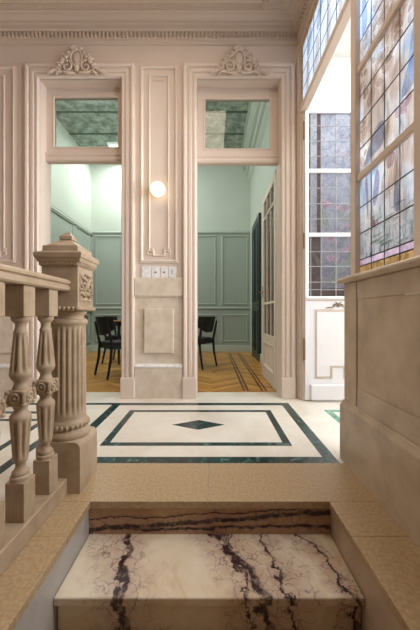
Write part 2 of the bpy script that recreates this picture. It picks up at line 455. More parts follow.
FR1 = [(0, -.003), (0, .010), (.006, .022), (.018, .026), (.026, .016), (.034, .014), (.040, -.003)]
FR2 = [(0, -.003), (0, .008), (.005, .015), (.013, .015), (.019, -.003)]
def rect(x0, x1, z0, z1): return [(x0, z0), (x0, z1), (x1, z1), (x1, z0)]   # clockwise: left of travel is outside
def key_rect(x0, x1, z0, z1, k):
    """a panel outline with stepped fret corners at its foot and small ears at its head"""
    return [(x0, z0+k), (x0, z1), (x1, z1), (x1, z0+k), (x1-k, z0+k), (x1-k, z0), (x0+k, z0), (x0+k, z0+k)]
def pier(xa, xb, fo, fi):
    """plaster panels above a stone dado, between two door casings"""
    mb = MB(); mb.sweep(rect(fo[0], fo[1], 1.417, 3.375), FR1, onW, True)
    p = mb.build('panel_moulding', M['paint'], wb)
    mb = MB(); mb.sweep(key_rect(fi[0], fi[1], 1.470, 3.30, .044), FR2, onW, True)
    for x in (fi[0], fi[1]):   # square rings at the corners of the fret
        mb.sweep(rect(x-.020, x+.020, 1.480, 1.528), [(0, -.002), (0, .013), (.012, .013), (.012, -.002)], onW, True)
    mb.build('fret_moulding', M['paint'], p)
    mb = MB(); xm = (fi[0]+fi[1])/2; w = (fi[1]-fi[0])*.3
    pts = []
    for i in range(25):
        a = i/24; pts.append((xm-w+2*w*a, YW-.006, 3.272-.012*abs(math.sin(a*PI*4))))
    mb.tube(pts, .005, 6); mb.build('scalloped_crest', M['paint'], p)
    d = MB()
    d.box(xa, xb, YW-.030, YW+.002, 1.045, 1.231, .004)
    d.box(xa, xb, YW-.008, YW+.002, .345, 1.046)
    d.box(xa, xb, YW-.034, YW+.002, 0, .316, .003)
    dd = d.build('stone_dado', M['dado'], wb)
    d = MB(); d.sweep([(xa, .316), (xb, .316)], [(0, -.002), (0, .040), (.012, .040), (.022, .030), (.034, .010), (.034, -.002)], onW)
    d.build('dado_ledge', M['white'] if False else M['plate'], dd)
    d = MB(); d.sweep([(xa, 1.027), (xb, 1.027)], [(0, -.002), (0, .012), (.010, .024), (.018, .030), (.018, -.002)], onW); d.build('dado_bead', M['dado'], dd)
    w = (xb-xa)*.31; xm = (xa+xb)/2
    d = MB(); d.box(xm-w, xm+w, YW-.030, YW, .459, .916, .007, seg=2); d.build('raised_stone_panel', M['dado'], dd)
pier(-.789, -.299, (-.708, -.384), (-.637, -.459))
pier(-2.50, -1.913, (-2.41, -2.050), (-2.33, -2.148))
mb = MB(); mb.box(.846, .872, YW-.012, YW+.002, 0, 3.6); mb.build('corner_strip', M['paint'], wb)

# cornice round the room: path in plan, profile (distance into the room, height)
COR = [(-.003, 3.622), (.014, 3.626), (.020, 3.640), (.030, 3.648), (.030, 3.664), (.036, 3.668), (.036, 3.716), (.060, 3.720), (.064, 3.728), (.072, 3.732), (.076, 3.764),
       (.104, 3.766), (.104, 3.776), (.110, 3.782), (.122, 3.786), (.134, 3.794), (.142, 3.804), (.156, 3.806), (.160, 3.813), (.176, 3.814), (.176, HC+.002)]
mb = MB(); mb.sweep([(XR, -1.6), (XR, YW), (XL, YW), (XL, -1.6)], [(d, p) for d, p in COR], lambda u, v, p: (u, v, p))
cor = mb.build('trim_1', M['ceilpaint']); struct(cor, 'moulded plaster cornice with dentils along the top of the hall walls', 'cornice')
mb = MB()
x = XL+.05
while x < XR-.05:
    mb.box(x, x+.024, YW-.060, YW-.030, 3.670, 3.7155, .002); x += .040
y = YW-.09
while y > .6:
    mb.box(XR-.060, XR-.030, y-.024, y, 3.670, 3.7155, .002); y -= .040
mb.build('dentil_course', M['ceilpaint'], cor)
# beaded ceiling border and rosettes
mb = MB()
for d0, d1, dz in ((.190, .196, .006), (.222, .230, .010), (.275, .30, .010)):
    mb.sweep([(XR, -1.6), (XR, YW), (XL, YW), (XL, -1.6)], [(d0, HC+.001), (d0, HC-dz), (d1, HC-dz), (d1, HC+.001)], lambda u, v, p: (u, v, p))
x = XL+.3
while x < XR-.3:
    mb.ball((x, YW-.209, HC-.001), (.011, .010, .009), n=8); x += .026
mb.build('ceiling_border', M['ceilpaint'], cor)
mb = MB(); mb.ball((.505, YW-.222, HC-.012), (.034, .034, .024), n=14)
for k in range(8):
    a = k*PI/4; mb.ball((.505+.032*math.cos(a), YW-.222+.032*math.sin(a), HC-.007), (.013, .013, .010), n=8)
mb.build('ceiling_rosette', M['ceilpaint'], cor)
mb = MB(); mb.box(XL, XR+.11, -1.6, YB-.02, HC, HC+.08); struct(mb.build('ceiling', M['ceilpaint']), 'beige plaster ceiling of the hall', 'ceiling')
mb = MB(); mb.box(XL-.1, XL, -1.6, YB, 0, HC); struct(mb.build('wall_left', M['paint']), 'beige hall wall far to the left', 'wall')
mb = MB(); mb.box(XL-.1, XR+.1, -1.7, -1.6, -1, HC); struct(mb.build('wall_front', M['darkwood']), 'unseen dark wall behind the steps', 'wall')  # dark colour chosen to cut light bouncing onto the newel front

# ------------------------------------------------------------------ transom lights in the doorways
def transom(n, X, gx, gz, zb, label):
    x0, x1 = X; y0, y1 = YF, YF+.045
    mb = MB()
    mb.box(x0, gx[0], y0, y1, zb+.09, DT, .002); mb.box(gx[1], x1, y0, y1, zb+.09, DT, .002)
    mb.box(gx[0], gx[1], y0, y1, gz[1], DT); mb.box(gx[0], gx[1], y0, y1, zb+.09, gz[0])
    mb.sweep(rect(gx[0], gx[1], gz[0], gz[1]), [(-.004, -.01), (-.004, .004), (.006, .010), (.014, .004), (.016, -.004)], lambda u, v, p: (u, y0-p, v), True)
    mb.sweep([(x0, zb), (x1, zb)], [(0, -.045), (0, .012), (.010, .026), (.026, .030), (.040, .022), (.052, .022), (.062, .034), (.080, .034), (.095, .004), (.095, -.045)], lambda u, v, p: (u, y0-p, v))
    w = mb.build('window_%d' % n, M['paint']); struct(w, label, 'transom window')
    mb = MB(); mb.box(gx[0]-.006, gx[1]+.006, y0+.018, y0+.024, gz[0]-.006, gz[1]+.006); mb.build('glass_pane', M['glass'], w)
transom(1, D1, (-1.689, -1.003), (2.646, 3.180), 2.487, 'transom window over the left doorway, left of the globe lamp')
transom(2, D2, (-.075, .619), (2.627, 3.163), 2.469, 'transom window over the right doorway, right of the globe lamp')

# ------------------------------------------------------------------ carved ornaments over the doorways
FY = Vector((0, 1, 0))
def ornament(cx, label):
    z0 = DT+.005
    t = thing('carved_ornament', label, 'carving', (cx, YW-.04, z0), 0, 'carvings over the doorways')
    P = lambda x, z, y=0: (cx+x, YW-.052-y, z0+z)
    mb = MB()
    mb.ball(P(0, .165), (.042, .018, .060), n=16); mb.ball(P(0, .085), (.030, .018, .055), n=12)
    ring_ = [P(.056*math.sin(a), .165+.078*math.cos(a), .008) for a in [2*PI*i/24 for i in range(25)]]
    mb.tube(ring_, .0105, 7); mb.build('shield', M['ceilpaint'], t)
    mb = MB()
    for k in range(-3, 4):
        a = k*.40; mb.tube([P(.018*math.sin(a), .232+.012*math.cos(a), .006), P(.05*math.sin(a), .240+.040*math.cos(a), .016), P(.068*math.sin(a), .238+.056*math.cos(a), .004)], [.006, .013, .007], 7)
    mb.ball(P(0, .245, .012), (.016, .012, .016)); mb.build('shell_crest', M['ceilpaint'], t)
    for s in (-1, 1):
        mb = MB()
        sp = []
        for i in range(34):   # big C-scroll curling in beside the shield
            a = i/33; r = .058*(1-a)+.010; th = PI*.1+a*PI*2.6
            sp.append(P(s*(.098+r*math.cos(th)), .078+r*math.sin(th)*1.05, .006+.008*a))
        mb.tube(sp, [.012-.004*i/33 for i in range(34)], 7)
        sp = []
        for i in range(20):   # arm rising along the shield
            a = i/19; sp.append(P(s*(.152-.085*a+.025*math.sin(a*PI*2)), .07+.20*a*(1-.15*a), .004))
        mb.tube(sp, [.008+.006*math.sin(PI*i/19) for i in range(20)], 7)
        mb.tube([P(s*.02, .02), P(s*.06, .012, .01), P(s*.12, .02, .01), P(s*.17, .045, .004)], [.010, .014, .012, .006], 7)
        mb.build('scroll', M['ceilpaint'], t)
        mb = MB()
        rnd = random.Random(3)
        for j, (x, z, ang, ln) in enumerate([(.10, .155, 1.1, .06), (.125, .135, .6, .07), (.14, .095, .25, .075), (.165, .07, .9, .055), (.175, .045, .2, .085), (.205, .032, -.1, .085), (.235, .022, -.25, .07),
                                            (.075, .20, 1.5, .05), (.18, .09, 1.3, .05), (.16, .02, -.3, .07), (.13, .18, 1.9, .045), (.26, .015, .1, .06)]):
            dx, dz = math.cos(ang)*ln, math.sin(ang)*ln
            mb.tube([P(s*(x-dx*.3), z-dz*.3, .0), P(s*(x+dx*.15), z+dz*.15+.006, .020), P(s*(x+dx*.5), z+dz*.5, .014), P(s*(x+dx*.8), z+dz*.8-.006, .0)], [.004, .013, .012, .004], 7)
        for x, z in ((.135, .115), (.155, .105), (.145, .13), (.20, .055), (.09, .13)):
            mb.ball(P(s*x, z, .016), (.013, .012, .013), n=8)
        mb.build('leaf_spray', M['ceilpaint'], t)
ornament((D1[0]+D1[1])/2-.02, 'carved plaster shield with scrolls and leaves above the left doorway')
ornament((D2[0]+D2[1])/2, 'carved plaster shield with scrolls and leaves above the right doorway')

# ------------------------------------------------------------------ globe wall lamp and switches
L = thing('wall_lamp', 'lit round globe wall lamp on the panelled pier between the doorways', 'lamp', (-.542, YW, 2.106))
mb = MB()
bm = bmesh.new(); bmesh.ops.create_cone(bm, cap_ends=True, segments=28, radius1=.042, radius2=.036, depth=.022)
mb.bm(bm, False, Matrix.Translation((-.542, YW-.011, 2.106)) @ Matrix.Rotation(PI/2, 4, 'X')); mb.build('lamp_base', M['brass'], L)
mb = MB(); mb.ball((-.542, YW-.094, 2.106), (.073, .073, .073), n=32); mb.build('globe', M['globe'], L)
for i, (a, b, kn) in enumerate([(-.724, -.631, 0), (-.622, -.534, 1), (-.527, -.455, 1), (-.447, -.368, 2)]):
    lab = ['blank pale marble switch plate, leftmost in the row under the globe lamp', 'pale marble switch plate with a toggle, second from left in the row',
           'pale marble switch plate with a toggle, third from left in the row', 'pale marble switch plate with a slim rocker, rightmost in the row'][i]
    t = thing('switch_plate', lab, 'light switch', ((a+b)/2, YW, 1.232), 0, 'switch plates between the doorways')
    mb = MB(); mb.box(a, b, YW-.012, YW-.0005, 1.233, 1.348, .003, seg=2); mb.build('plate', M['plate'], t)
    if kn:
        mb = MB(); xm = (a+b)/2
        if kn == 1: mb.ball((xm, YW-.016, 1.288), (.009, .012, .009), n=10)
        else: mb.box(xm-.008, xm+.008, YW-.018, YW-.011, 1.268, 1.315, .002)
        mb.build('toggle' if kn == 1 else 'rocker', M['dot'] if kn == 1 else M['lightlead'], t)

# ------------------------------------------------------------------ newel post
NX, NY = -.732, 1.515
nw = thing('newel_post', 'fluted stone newel post with square carved head at the end of the balustrade', 'newel post', (NX, NY, 0))
mb = MB()
poly = [(-.105, 0), (.105, 0)]
for i in range(7):
    a = i/6*PI/2; poly.append((.105-.032+.032*math.cos(a), .212+.032*math.sin(a)))
for i in range(7):
    a = PI/2+i/6*PI/2; poly.append((-.105+.032+.032*math.cos(a), .212+.032*math.sin(a)))
mb.prism(poly, lambda u, v, t: (NX+u, NY+t, v), -.105, .105); mb.build('plinth', M['carved'], nw)
mb = MB()
def fl(nf, z0, z1, dep, tap=.02):
    def f(th, z, r):
        if z < z0 or z > z1: return r
        w = min(1, (z-z0)/tap, (z1-z)/tap); w = math.sqrt(max(0, w))
        c = abs(math.cos(nf*th/2))
        return r*(1-dep*w*max(0, 1-(1-c)*3.2)**.5) if c > .6876 else r
    return f
zs = [(.244, .098), (.252, .103), (.266, .103), (.278, .096), (.284, .089), (.290, .088), (.298, .094), (.310, .095), (.322, .092), (.328, .085), (.336, .083), (.345, .083), (.352, .0835)]
zs += [(.362+(.790-.362)*i/34, .0835-.0015*i/34) for i in range(35)]
zs += [(.800, .084), (.806, .090), (.816, .092), (.826, .088), (.832, .074), (.842, .072), (.850, .074), (.858, .084), (.866, .086), (.872, .086)]
mb.lathe(zs, NX, NY, 160, fl(20, .362, .790, .11, .03))
col = mb.build('fluted_column', M['carved'], nw)
mb = MB()
for k in range(26):
    a = 2*PI*k/26; mb.ball((NX+.094*math.cos(a), NY+.094*math.sin(a), .304), (.009, .009, .012), n=7)
mb.build('leaf_ring', M['carved'], col)
mb = MB()
mb.box(NX-.088, NX+.088, NY-.088, NY+.088, .884, 1.092, .002)
mb.box(NX-.096, NX+.096, NY-.096, NY+.096, .872, .888, .003)
head = mb.build('square_head', M['carved'], nw)
mb = MB()
for s in range(4):
    R = Matrix.Translation((NX, NY, 0)) @ Matrix.Rotation(s*PI/2, 4, 'Z')
    for k in range(9):
        bm = bmesh.new(); bmesh.ops.create_uvsphere(bm, u_segments=8, v_segments=6, radius=1)
        mb.bm(bm, True, R @ Matrix.Translation((-.088+.022*k, -.096, .881)) @ Matrix.Diagonal((.010, .007, .011, 1)))
mb.build('scalloped_fringe', M['carved'], head)
# carved relief on the faces of the head
for s in (1, 3):
    R = Matrix.Translation((NX, NY, 0)) @ Matrix.Rotation(s*PI/2, 4, 'Z')
    T = lambda x, z, y: (R @ Vector((x, -.088-y, z)))[:]
    mb = MB()
    mb.sweep([(-.068, .915), (-.068, 1.050), (.068, 1.050), (.068, .915)], [(-.004, -.001), (-.004, .004), (.003, .004), (.003, -.001)], lambda u, v, p: T(u, v, p), True)
    rr = random.Random(5)
    for q in (-1, 1):
        sp = [T(q*(.030+.026*(1-i/22)*math.cos(i/22*PI*2.4)), .985+.030*(1-i/22)*math.sin(i/22*PI*2.4), .006) for i in range(23)]
        mb.tube(sp, [.007-.003*i/22 for i in range(23)], 6)
        mb.tube([T(q*.060, 1.040, .002), T(q*.040, 1.030, .008), T(q*.010, 1.020, .008), T(0, .99, .006)], [.004, .007, .007, .005], 6)
        for x, z, a in ((.05, .945, .8), (.03, .935, 1.4), (.055, .97, .3), (.012, .94, 1.7), (.05, 1.005, -.4), (.022, 1.04, 2.2)):
            mb.tube([T(q*x, z, .001), T(q*(x+.010*math.cos(a)), z+.010*math.sin(a), .010), T(q*(x+.02*math.cos(a)), z+.02*math.sin(a), .002)], [.003, .008, .003], 6)
        mb.tube([T(q*.062, .925, .001), T(q*.03, .922, .007), T(0, .926, .003)], [.004, .006, .005], 6)
    mb.ball(T(0, .985, .006), (.011, .011, .014), n=10)
    mb.build('carved_relief', M['carved'], head)
mb = MB()
sq = lambda h: [(NX-h, NY-h), (NX-h, NY+h), (NX+h, NY+h), (NX+h, NY-h)]
mb.sweep(sq(.088), [(-.002, 1.084), (.004, 1.086), (.006, 1.102), (.014, 1.106), (.018, 1.122), (.024, 1.126), (.026, 1.146), (.020, 1.152), (-.004, 1.160)], lambda u, v, p: (u, v, p), True)
mb.frustum(NX, NY, 1.1595, .086, 1.186, .084); mb.frustum(NX, NY, 1.186, .078, 1.206, .052); mb.frustum(NX, NY, 1.206, .052, 1.228, .024)
mb.frustum(NX, NY, 1.228, .031, 1.244, .031); mb.frustum(NX, NY, 1.244, .029, 1.270, .006)
cap = mb.build('pyramid_cap', M['carved'], nw)
mb = MB()
for s in range(4):
    R = Matrix.Translation((NX, NY, 0)) @ Matrix.Rotation(s*PI/2, 4, 'Z')
    for k in range(14): mb.box(-.085+.0128*k, -.085+.0128*k+.007, -.101, -.092, 1.090, 1.104, mat=R)
mb.build('dentil_band', M['carved'], cap)

# ------------------------------------------------------------------ balustrade
bal = thing('balustrade', 'tan stone balustrade with carved balusters along the left ledge', 'balustrade', (-.732, 1.0, 0))
mb = MB(); mb.box(-.785, -.685, -.3, 1.408, .0005, .078, .004); mb.build('curb', M['carved'], bal)
mb = MB()
prof = [(-.044, .963), (.044, .963), (.050, .970), (.050, .984), (.043, .990), (.043, .994), (.052, .999), (.053, 1.008), (.048, 1.016), (.034, 1.021), (-.034, 1.021), (-.048, 1.016), (-.053, 1.008), (-.052, .999), (-.043, .994), (-.043, .990), (-.050, .984), (-.050, .970)]
mb.prism(prof, lambda u, v, t: (-.732+u, t, v), -.3, 1.4265); mb.build('handrail', M['carved'], bal)
def baluster(yc):
    xc = -.733; h = .0355
    mb = MB(); pr = [(.222, .0345), (.230, .0350), (.238, .0345), (.243, .029), (.249, .0305), (.256, .0285), (.262, .022), (.272, .0175), (.284, .0170), (.292, .0225), (.298, .0255), (.303, .0262)]
    pr += [(.306+(.455-.306)*i/14, .0265+.0105*i/14) for i in range(15)]
    pr += [(.460, .0375), (.468, .036), (.476, .030), (.482, .024), (.492, .0225), (.498, .026), (.505, .027), (.570, .027), (.577, .026), (.583, .0225), (.594, .0225), (.602, .027), (.612, .034), (.622, .0375), (.628, .0375)]
    pr += [(.632+(.775-.632)*i/14, .037-.0135*i/14) for i in range(15)]
    pr += [(.780, .024), (.786, .0245), (.792, .021), (.804, .0185), (.816, .0195), (.824, .026), (.830, .0315), (.838, .0325), (.846, .0325)]
    f1, f2 = fl(8, .309, .452, .26, .012), fl(8, .636, .772, .26, .012)
    mb.lathe(pr, xc, yc, 64, lambda t, z, r: f1(t, z, r) if z < .5 else f2(t, z, r))
    b = mb.build('baluster', M['carved'], bal)
    mb = MB(); mb.box(xc-h, xc+h, yc-h, yc+h, .0785, .224, .0015); mb.build('foot_block', M['carved'], b)
    mb = MB(); mb.box(xc-h, xc+h, yc-h, yc+h, .844, .9635, .0015); mb.build('head_block', M['carved'], b)
    mb = MB(); mb.box(xc-.032, xc+.032, yc-.032, yc+.032, .506, .568, .004)
    for s in range(4):
        R = Matrix.Translation((xc, yc, 0)) @ Matrix.Rotation(s*PI/2, 4, 'Z')
        q = R @ Vector((0, -.034, .538)); rot = Matrix.Rotation(s*PI/2, 4, 'Z')
        mb.ball(q, (.009, .007, .009), rot, 8)
        rg = [(R @ Vector((.016*math.cos(a), -.034, .538+.016*math.sin(a))))[:] for a in [2*PI*i/16 for i in range(17)]]
        mb.tube(rg, .0055, 6)
        for k in (-1, 1):
            for zz in (.560, .514):
                mb.ball(R @ Vector((k*.029, -.034, zz)), (.009, .006, .008), rot, 7)
        # scrolled corner between two faces
        c = R @ Vector((.033, -.033, .538)); mb.tube([(c.x, c.y, .520), (c.x*1.0, c.y, .538), (c.x, c.y, .558)], [.004, .008, .005], 6)
    mb.build('rosette_block', M['carved'], b)
for k in range(4): baluster(1.309-.172*k)

# ------------------------------------------------------------------ right side: stone wainscot, glazed screen
WY1 = 1.765
mb = MB()
mb.box(.790, XR+.10, -1.6, WY1-.012, .0005, 1.033)
wr = mb.build('wall_right', M['rightstone']); struct(wr, 'tan stone wainscot wall under the stained glass window', 'wall')
mb = MB()
mb.prism([(.7595, .0006), (.7595, .318), (.764, .326), (.772, .336), (.776, .346), (.786, .352), (.792, .352), (.792, .0006)], lambda u, v, t: (u, t, v), -1.6, WY1); mb.build('baseboard', M['rightstone'], wr)
mb = MB()
mb.box(.782, .792, 1.612, WY1-.008, .353, 1.033, .002)          # stile at the end
mb.box(.784, .792, -1.6, 1.606, .353, .455, .002)              # bottom rail
mb.box(.784, .792, -1.6, 1.606, .935, 1.033, .002)             # top rail
mb.build('panel_frame', M['rightstone'], wr)
mb = MB(); mb.box(.786, .792, -.2, 1.603, .460, .931, .001); mb.build('panel', M['rightstone'], wr)
mb = MB(); mb.box(.779, .790, -.2, 1.20, .928, .9375, .002); mb.build('lit_joint_line', M['dado'], wr)  # paler stone strip stands in for light caught along the panel joint
mb = MB()
cp = [(.792, 1.0335), (.760, 1.0335), (.752, 1.039), (.746, 1.047), (.746, 1.056), (.750, 1.064), (.760, 1.068), (.84, 1.072), (.842, 1.0862), (XR+.11, 1.0862), (XR+.11, 1.0335)]
mb.prism(cp, lambda u, v, t: (u, t, v), -1.6, WY1+.008); mb.build('stone_sill', M['rightstone'], wr)

GX = XR          # plane of the stained glass
def gw(px, py): y = 267.3/(px-212); return (y, .85+(315-py)*y/297)
def lead_bar(mb, y0, z0, y1, z1, w=.006): mb.tube([(GX+.001, y0, z0), (GX+.001, y1, z1)], w/2, 6)
ZT = 3.60
def window_section(n, ya, yb, label, motifs):
    mb = MB()
    if n == 3: mb.box(GX-.030, GX+.045, ya-.0615, ya, 1.0865, ZT, .004)      # near post
    if n == 3: mb.box(GX-.030, GX+.045, yb, yb+.062, 1.0865 if yb < 1.7 else .0006, ZT, .004)      # far post
    mb.box(GX-.018, GX+.030, ya, yb, 1.0865, 1.100); mb.box(GX-.018, GX+.030, ya, yb, 3.545, ZT)
    for z in (1.681, 2.335): mb.box(GX-.018, GX+.022, ya, yb, z-.019, z+.019, .004)
    w = mb.build('window_%d' % n, M['paint']); struct(w, label, 'stained glass window')
    mb = MB(); mb.box(GX, GX+.004, ya, yb, 1.186, 3.55); mb.build('stained_glass', M['winglass'], w)
    mb = MB(); mb.box(GX, GX+.004, ya, yb, 1.096, 1.1448); mb.build('gold_border_glass', M['goldglass'], w)
    mb = MB(); mb.box(GX, GX+.004, ya, yb, 1.145, 1.1858); mb.build('mauve_border_glass', M['mauveglass'], w)
    if motifs: motifs(w)
    mb = MB()
    yy = yb-.128
    while yy > ya+.02: lead_bar(mb, yy, 1.1, yy, 3.55, .007); yy -= .128
    for z in (1.145, 1.184, 1.343, 1.500, 1.856, 2.012, 2.172, 2.508, 2.66, 2.81, 2.96, 3.11, 3.26, 3.41): lead_bar(mb, ya, z, yb, z, .008)
    mb.build('lead_cames', M['lead'], w)
    return w
def blob(pts, k=3):
    """closed smooth outline through points"""
    n = len(pts); out = []
    for i in range(n):
        p0, p1, p2, p3 = [Vector(pts[(i+j-1) % n]) for j in range(4)]
        for s in range(k):
            t = s/k; out.append(.5*((2*p1)+(p2-p0)*t+(2*p0-5*p1+4*p2-p3)*t*t+(3*p1-p0-3*p2+p3)*t**3))
    return [(q.x, q.y) for q in out]
def glass_shapes(mat, name, shapes, w, lift=.0018):
    mb = MB()
    for pts in shapes:
        mb.prism(blob([gw(*p) for p in pts]), lambda u, v, t: (GX-t, u, v), .0004, lift)
    mb.build(name, mat, w)
def petals(regions, seed, size, slim):
    """many small overlapping petals scattered over boxes (x0, y0, x1, y1, count) of the window"""
    r = random.Random(seed); out = []
    for y0, z0, y1, z1, n in regions:
        for _ in range(n):
            y, z = r.uniform(y0, y1), r.uniform(z0, z1); a = r.uniform(-.6, 2.6); ln = size*r.uniform(.6, 1.3); w = ln*slim*r.uniform(.7, 1.3)
            c, q = math.cos(a), math.sin(a)
            out.append([(y+c*u*ln-q*v*w, z+q*u*ln+c*v*w) for u, v in ((0, 0), (.3, .9), (.7, 1.0), (1, .1), (.75, -.8), (.3, -1.0))])
    return out
def place_glass(mat, name, shapes, w, t0, t1):
    mb = MB()
    for p in shapes: mb.prism(blob(p), lambda u, v, t: (GX-t, u, v), t0, t1)
    mb.build(name, mat, w)
def motifs_near(w):
    # (Y, Z) regions of the pane: hanging blossoms at the top, birds and lilies below
    place_glass(GC['sand'], 'blossom_glass', petals([(1.46, 2.10, 1.66, 2.62, 30), (1.31, 2.25, 1.40, 2.75, 14), (1.68, 2.30, 1.79, 2.5, 8), (1.70, 1.86, 1.79, 2.05, 7), (1.42, 2.62, 1.6, 3.2, 14)], 4, .085, .34), w, .0004, .0016)
    place_glass(GC['taupe'], 'dark_petal_glass', petals([(1.44, 2.06, 1.64, 2.50, 16), (1.31, 2.16, 1.42, 2.34, 7), (1.70, 2.08, 1.79, 2.30, 8), (1.72, 1.70, 1.79, 1.86, 4)], 9, .07, .25), w, .0018, .0026)
    place_glass(GC['blue'], 'blue_glass', [[(1.76, 1.72), (1.66, 1.74), (1.56, 1.76), (1.55, 1.86), (1.62, 1.88), (1.70, 1.82)], [(1.47, 1.38), (1.43, 1.36), (1.43, 1.49), (1.46, 1.49)], [(1.41, 1.88), (1.30, 1.90), (1.30, 2.02), (1.36, 2.00)], [(1.78, 2.52), (1.72, 2.56), (1.74, 2.72), (1.78, 2.72)]], w, .0004, .0014)
    st = []
    for k in range(7):
        y = 1.60-.022*k; z = 1.42+.012*k
        st.append([(y, z), (y-.008, z+.06), (y-.034, z+.15), (y-.046, z+.17), (y-.030, z+.09), (y-.014, z)])
    place_glass(GC['sand'], 'wing_glass', st+[[(1.41, 1.50), (1.395, 1.62), (1.40, 1.74), (1.425, 1.80), (1.41, 1.74), (1.405, 1.62), (1.42, 1.50)]], w, .0004, .0016)
    place_glass(GC['mauve'], 'shaded_wing_glass', [[(1.66, 1.50), (1.64, 1.60), (1.61, 1.64), (1.59, 1.58), (1.61, 1.50), (1.64, 1.45)], [(1.74, 1.62), (1.72, 1.64), (1.705, 1.50), (1.71, 1.40), (1.725, 1.48)], [(1.52, 1.60), (1.50, 1.66), (1.46, 1.65), (1.47, 1.60)]], w, .0018, .0028)
    place_glass(GC['pink'], 'lily_glass', petals([(1.60, 1.335, 1.65, 1.36, 6), (1.36, 1.79, 1.42, 1.82, 4)], 2, .05, .3), w, .0004, .0016)
    wv = []
    r = random.Random(6)
    for _ in range(18):
        y, z = r.uniform(1.33, 1.78), r.uniform(1.20, 1.40); ln = r.uniform(.05, .12)
        wv.append([(y, z), (y-ln*.4, z+.010), (y-ln, z+.004), (y-ln*.5, z-.004)])
    place_glass(GC['sage'], 'water_glass', wv, w, .0004, .0018)
window_section(3, 1.285, 1.806, 'tall stained glass window above the stone wainscot at right', motifs_near)
window_section(4, .75, 1.2230, 'stained glass window nearer the viewer, beyond the right picture edge', None)
mb = MB(); mb.box(GX, GX+.10, -1.6, .748, 1.087, HC); mb.box(GX, GX+.10, .748, YW, ZT+.0005, HC)
mb.build('wall_right_upper', M['paint']); struct(bpy.data.objects['wall_right_upper'], 'beige wall above the stained glass screen', 'wall')

# doorway between the window and the back wall: jamb, transom
JY = 2.955
mb = MB()
mb.box(.868, 1.0, JY+.055, YW-.0005, .0005, ZT, .003); mb.box(.882, 1.0, JY+.018, JY+.056, .0005, 2.93, .003); mb.box(.900, 1.0, JY-.012, JY+.019, .0005, 2.93, .002)
mb.build('trim_2', M['paint']); struct(bpy.data.objects['trim_2'], 'beige stepped door jamb in the corner of the back wall', 'door frame')
TY0, TY1 = 1.869, JY+.054
mb = MB()
mb.box(GX-.022, GX+.045, TY0, TY1, 2.870, 2.925, .004)
mb.box(GX-.014, GX+.03, TY0, TY1, 3.555, ZT); mb.box(GX-.014, GX+.03, TY1-.022, TY1, 2.925, 3.555)
w5 = mb.build('window_5', M['paint']); struct(w5, 'stained glass transom high over the side doorway', 'stained glass window')
mb = MB(); mb.box(GX, GX+.004, TY0, TY1-.0625, 2.92, 3.5045); mb.build('stained_glass', M['winglass'], w5)
mb = MB(); mb.box(GX, GX+.004, TY1-.062, TY1-.018, 2.922, 3.558); mb.box(GX, GX+.004, TY0, TY1-.0622, 3.505, 3.558); mb.build('gold_border_glass', M['goldglass'], w5)
mb = MB()
for k in range(4):
    y0 = 2.86-.25*k
    mb.prism(blob([(y0, 2.94), (y0-.02, 3.10), (y0-.07, 3.24), (y0-.12, 3.16), (y0-.11, 3.02), (y0-.06, 2.94)]), lambda u, v, t: (GX-t, u, v), .0004, .0018)
mb.build('blossom_glass', GC['sand'], w5)
mb = MB()
for k in range(4):
    y0 = 2.80-.25*k
    mb.prism(blob([(y0, 3.30), (y0-.04, 3.44), (y0-.10, 3.48), (y0-.12, 3.36), (y0-.06, 3.28)]), lambda u, v, t: (GX-t, u, v), .0004, .0018)
mb.build('blue_glass', GC['sky'], w5)
mb = MB()
y = TY1-.064
while y > TY0+.03: lead_bar(mb, y, 2.925, y, 3.505, .008); y -= .16
for z in (3.08, 3.24, 3.40, 3.503): lead_bar(mb, TY0, z, TY1-.06, z, .008)
mb.build('lead_cames', M['lead'], w5)

# ------------------------------------------------------------------ white glazed door leaf standing open in the side doorway
DY = 2.92; dx0, dx1 = .916, 1.566; gx0, gx1 = .953, 1.526
mb = MB()
mb.box(dx0, gx0, DY, DY+.045, .012, 2.865, .003); mb.box(gx1, dx1, DY, DY+.045, .012, 2.865, .003)
for z0, z1 in ((2.842, 2.865), (2.252, 2.290), (1.622, 1.660), (.985, 1.035), (.012, .985)):
    mb.box(gx0, gx1, DY+.001, DY+.044, z0, z1, .002)
onD = lambda u, v, p: (u, DY-p, v)
mb.sweep([(dx0+.01, 1.005), (dx1-.01, 1.005)], [(0, -.002), (0, .012), (.012, .020), (.022, .012), (.026, -.002)], onD)
d5 = mb.build('door_1', M['white']); struct(d5, 'white glazed door leaf with painted glass, standing open beside the jamb', 'door')
mb = MB(); mb.box(dx0+.05, dx1-.05, DY-.028, DY+.002, .02, .168, .006); mb.build('kick_block', M['white'], d5)
mb = MB()
px0, px1, pz0, pz1 = 1.032, 1.450, .245, .885
path = [(px0, pz0), (px0, pz1), (px1, pz1), (px1, pz0), (1.31, pz0), (1.31, pz0+.105), (1.165, pz0+.105), (1.165, pz0)]
for o in (0, .013): mb.sweep(path, [(o, -.001), (o, .004), (o+.005, .004), (o+.005, -.001)], onD, True)
mb.build('fret_moulding', M['gold'], d5)
mb = MB(); mb.sweep([(dx0+.012, .990), (dx1-.012, .990)], [(0, -.001), (0, .003), (.006, .003), (.006, -.001)], onD); mb.build('gilt_line', M['gold'], d5)
mb = MB(); cx = 1.241
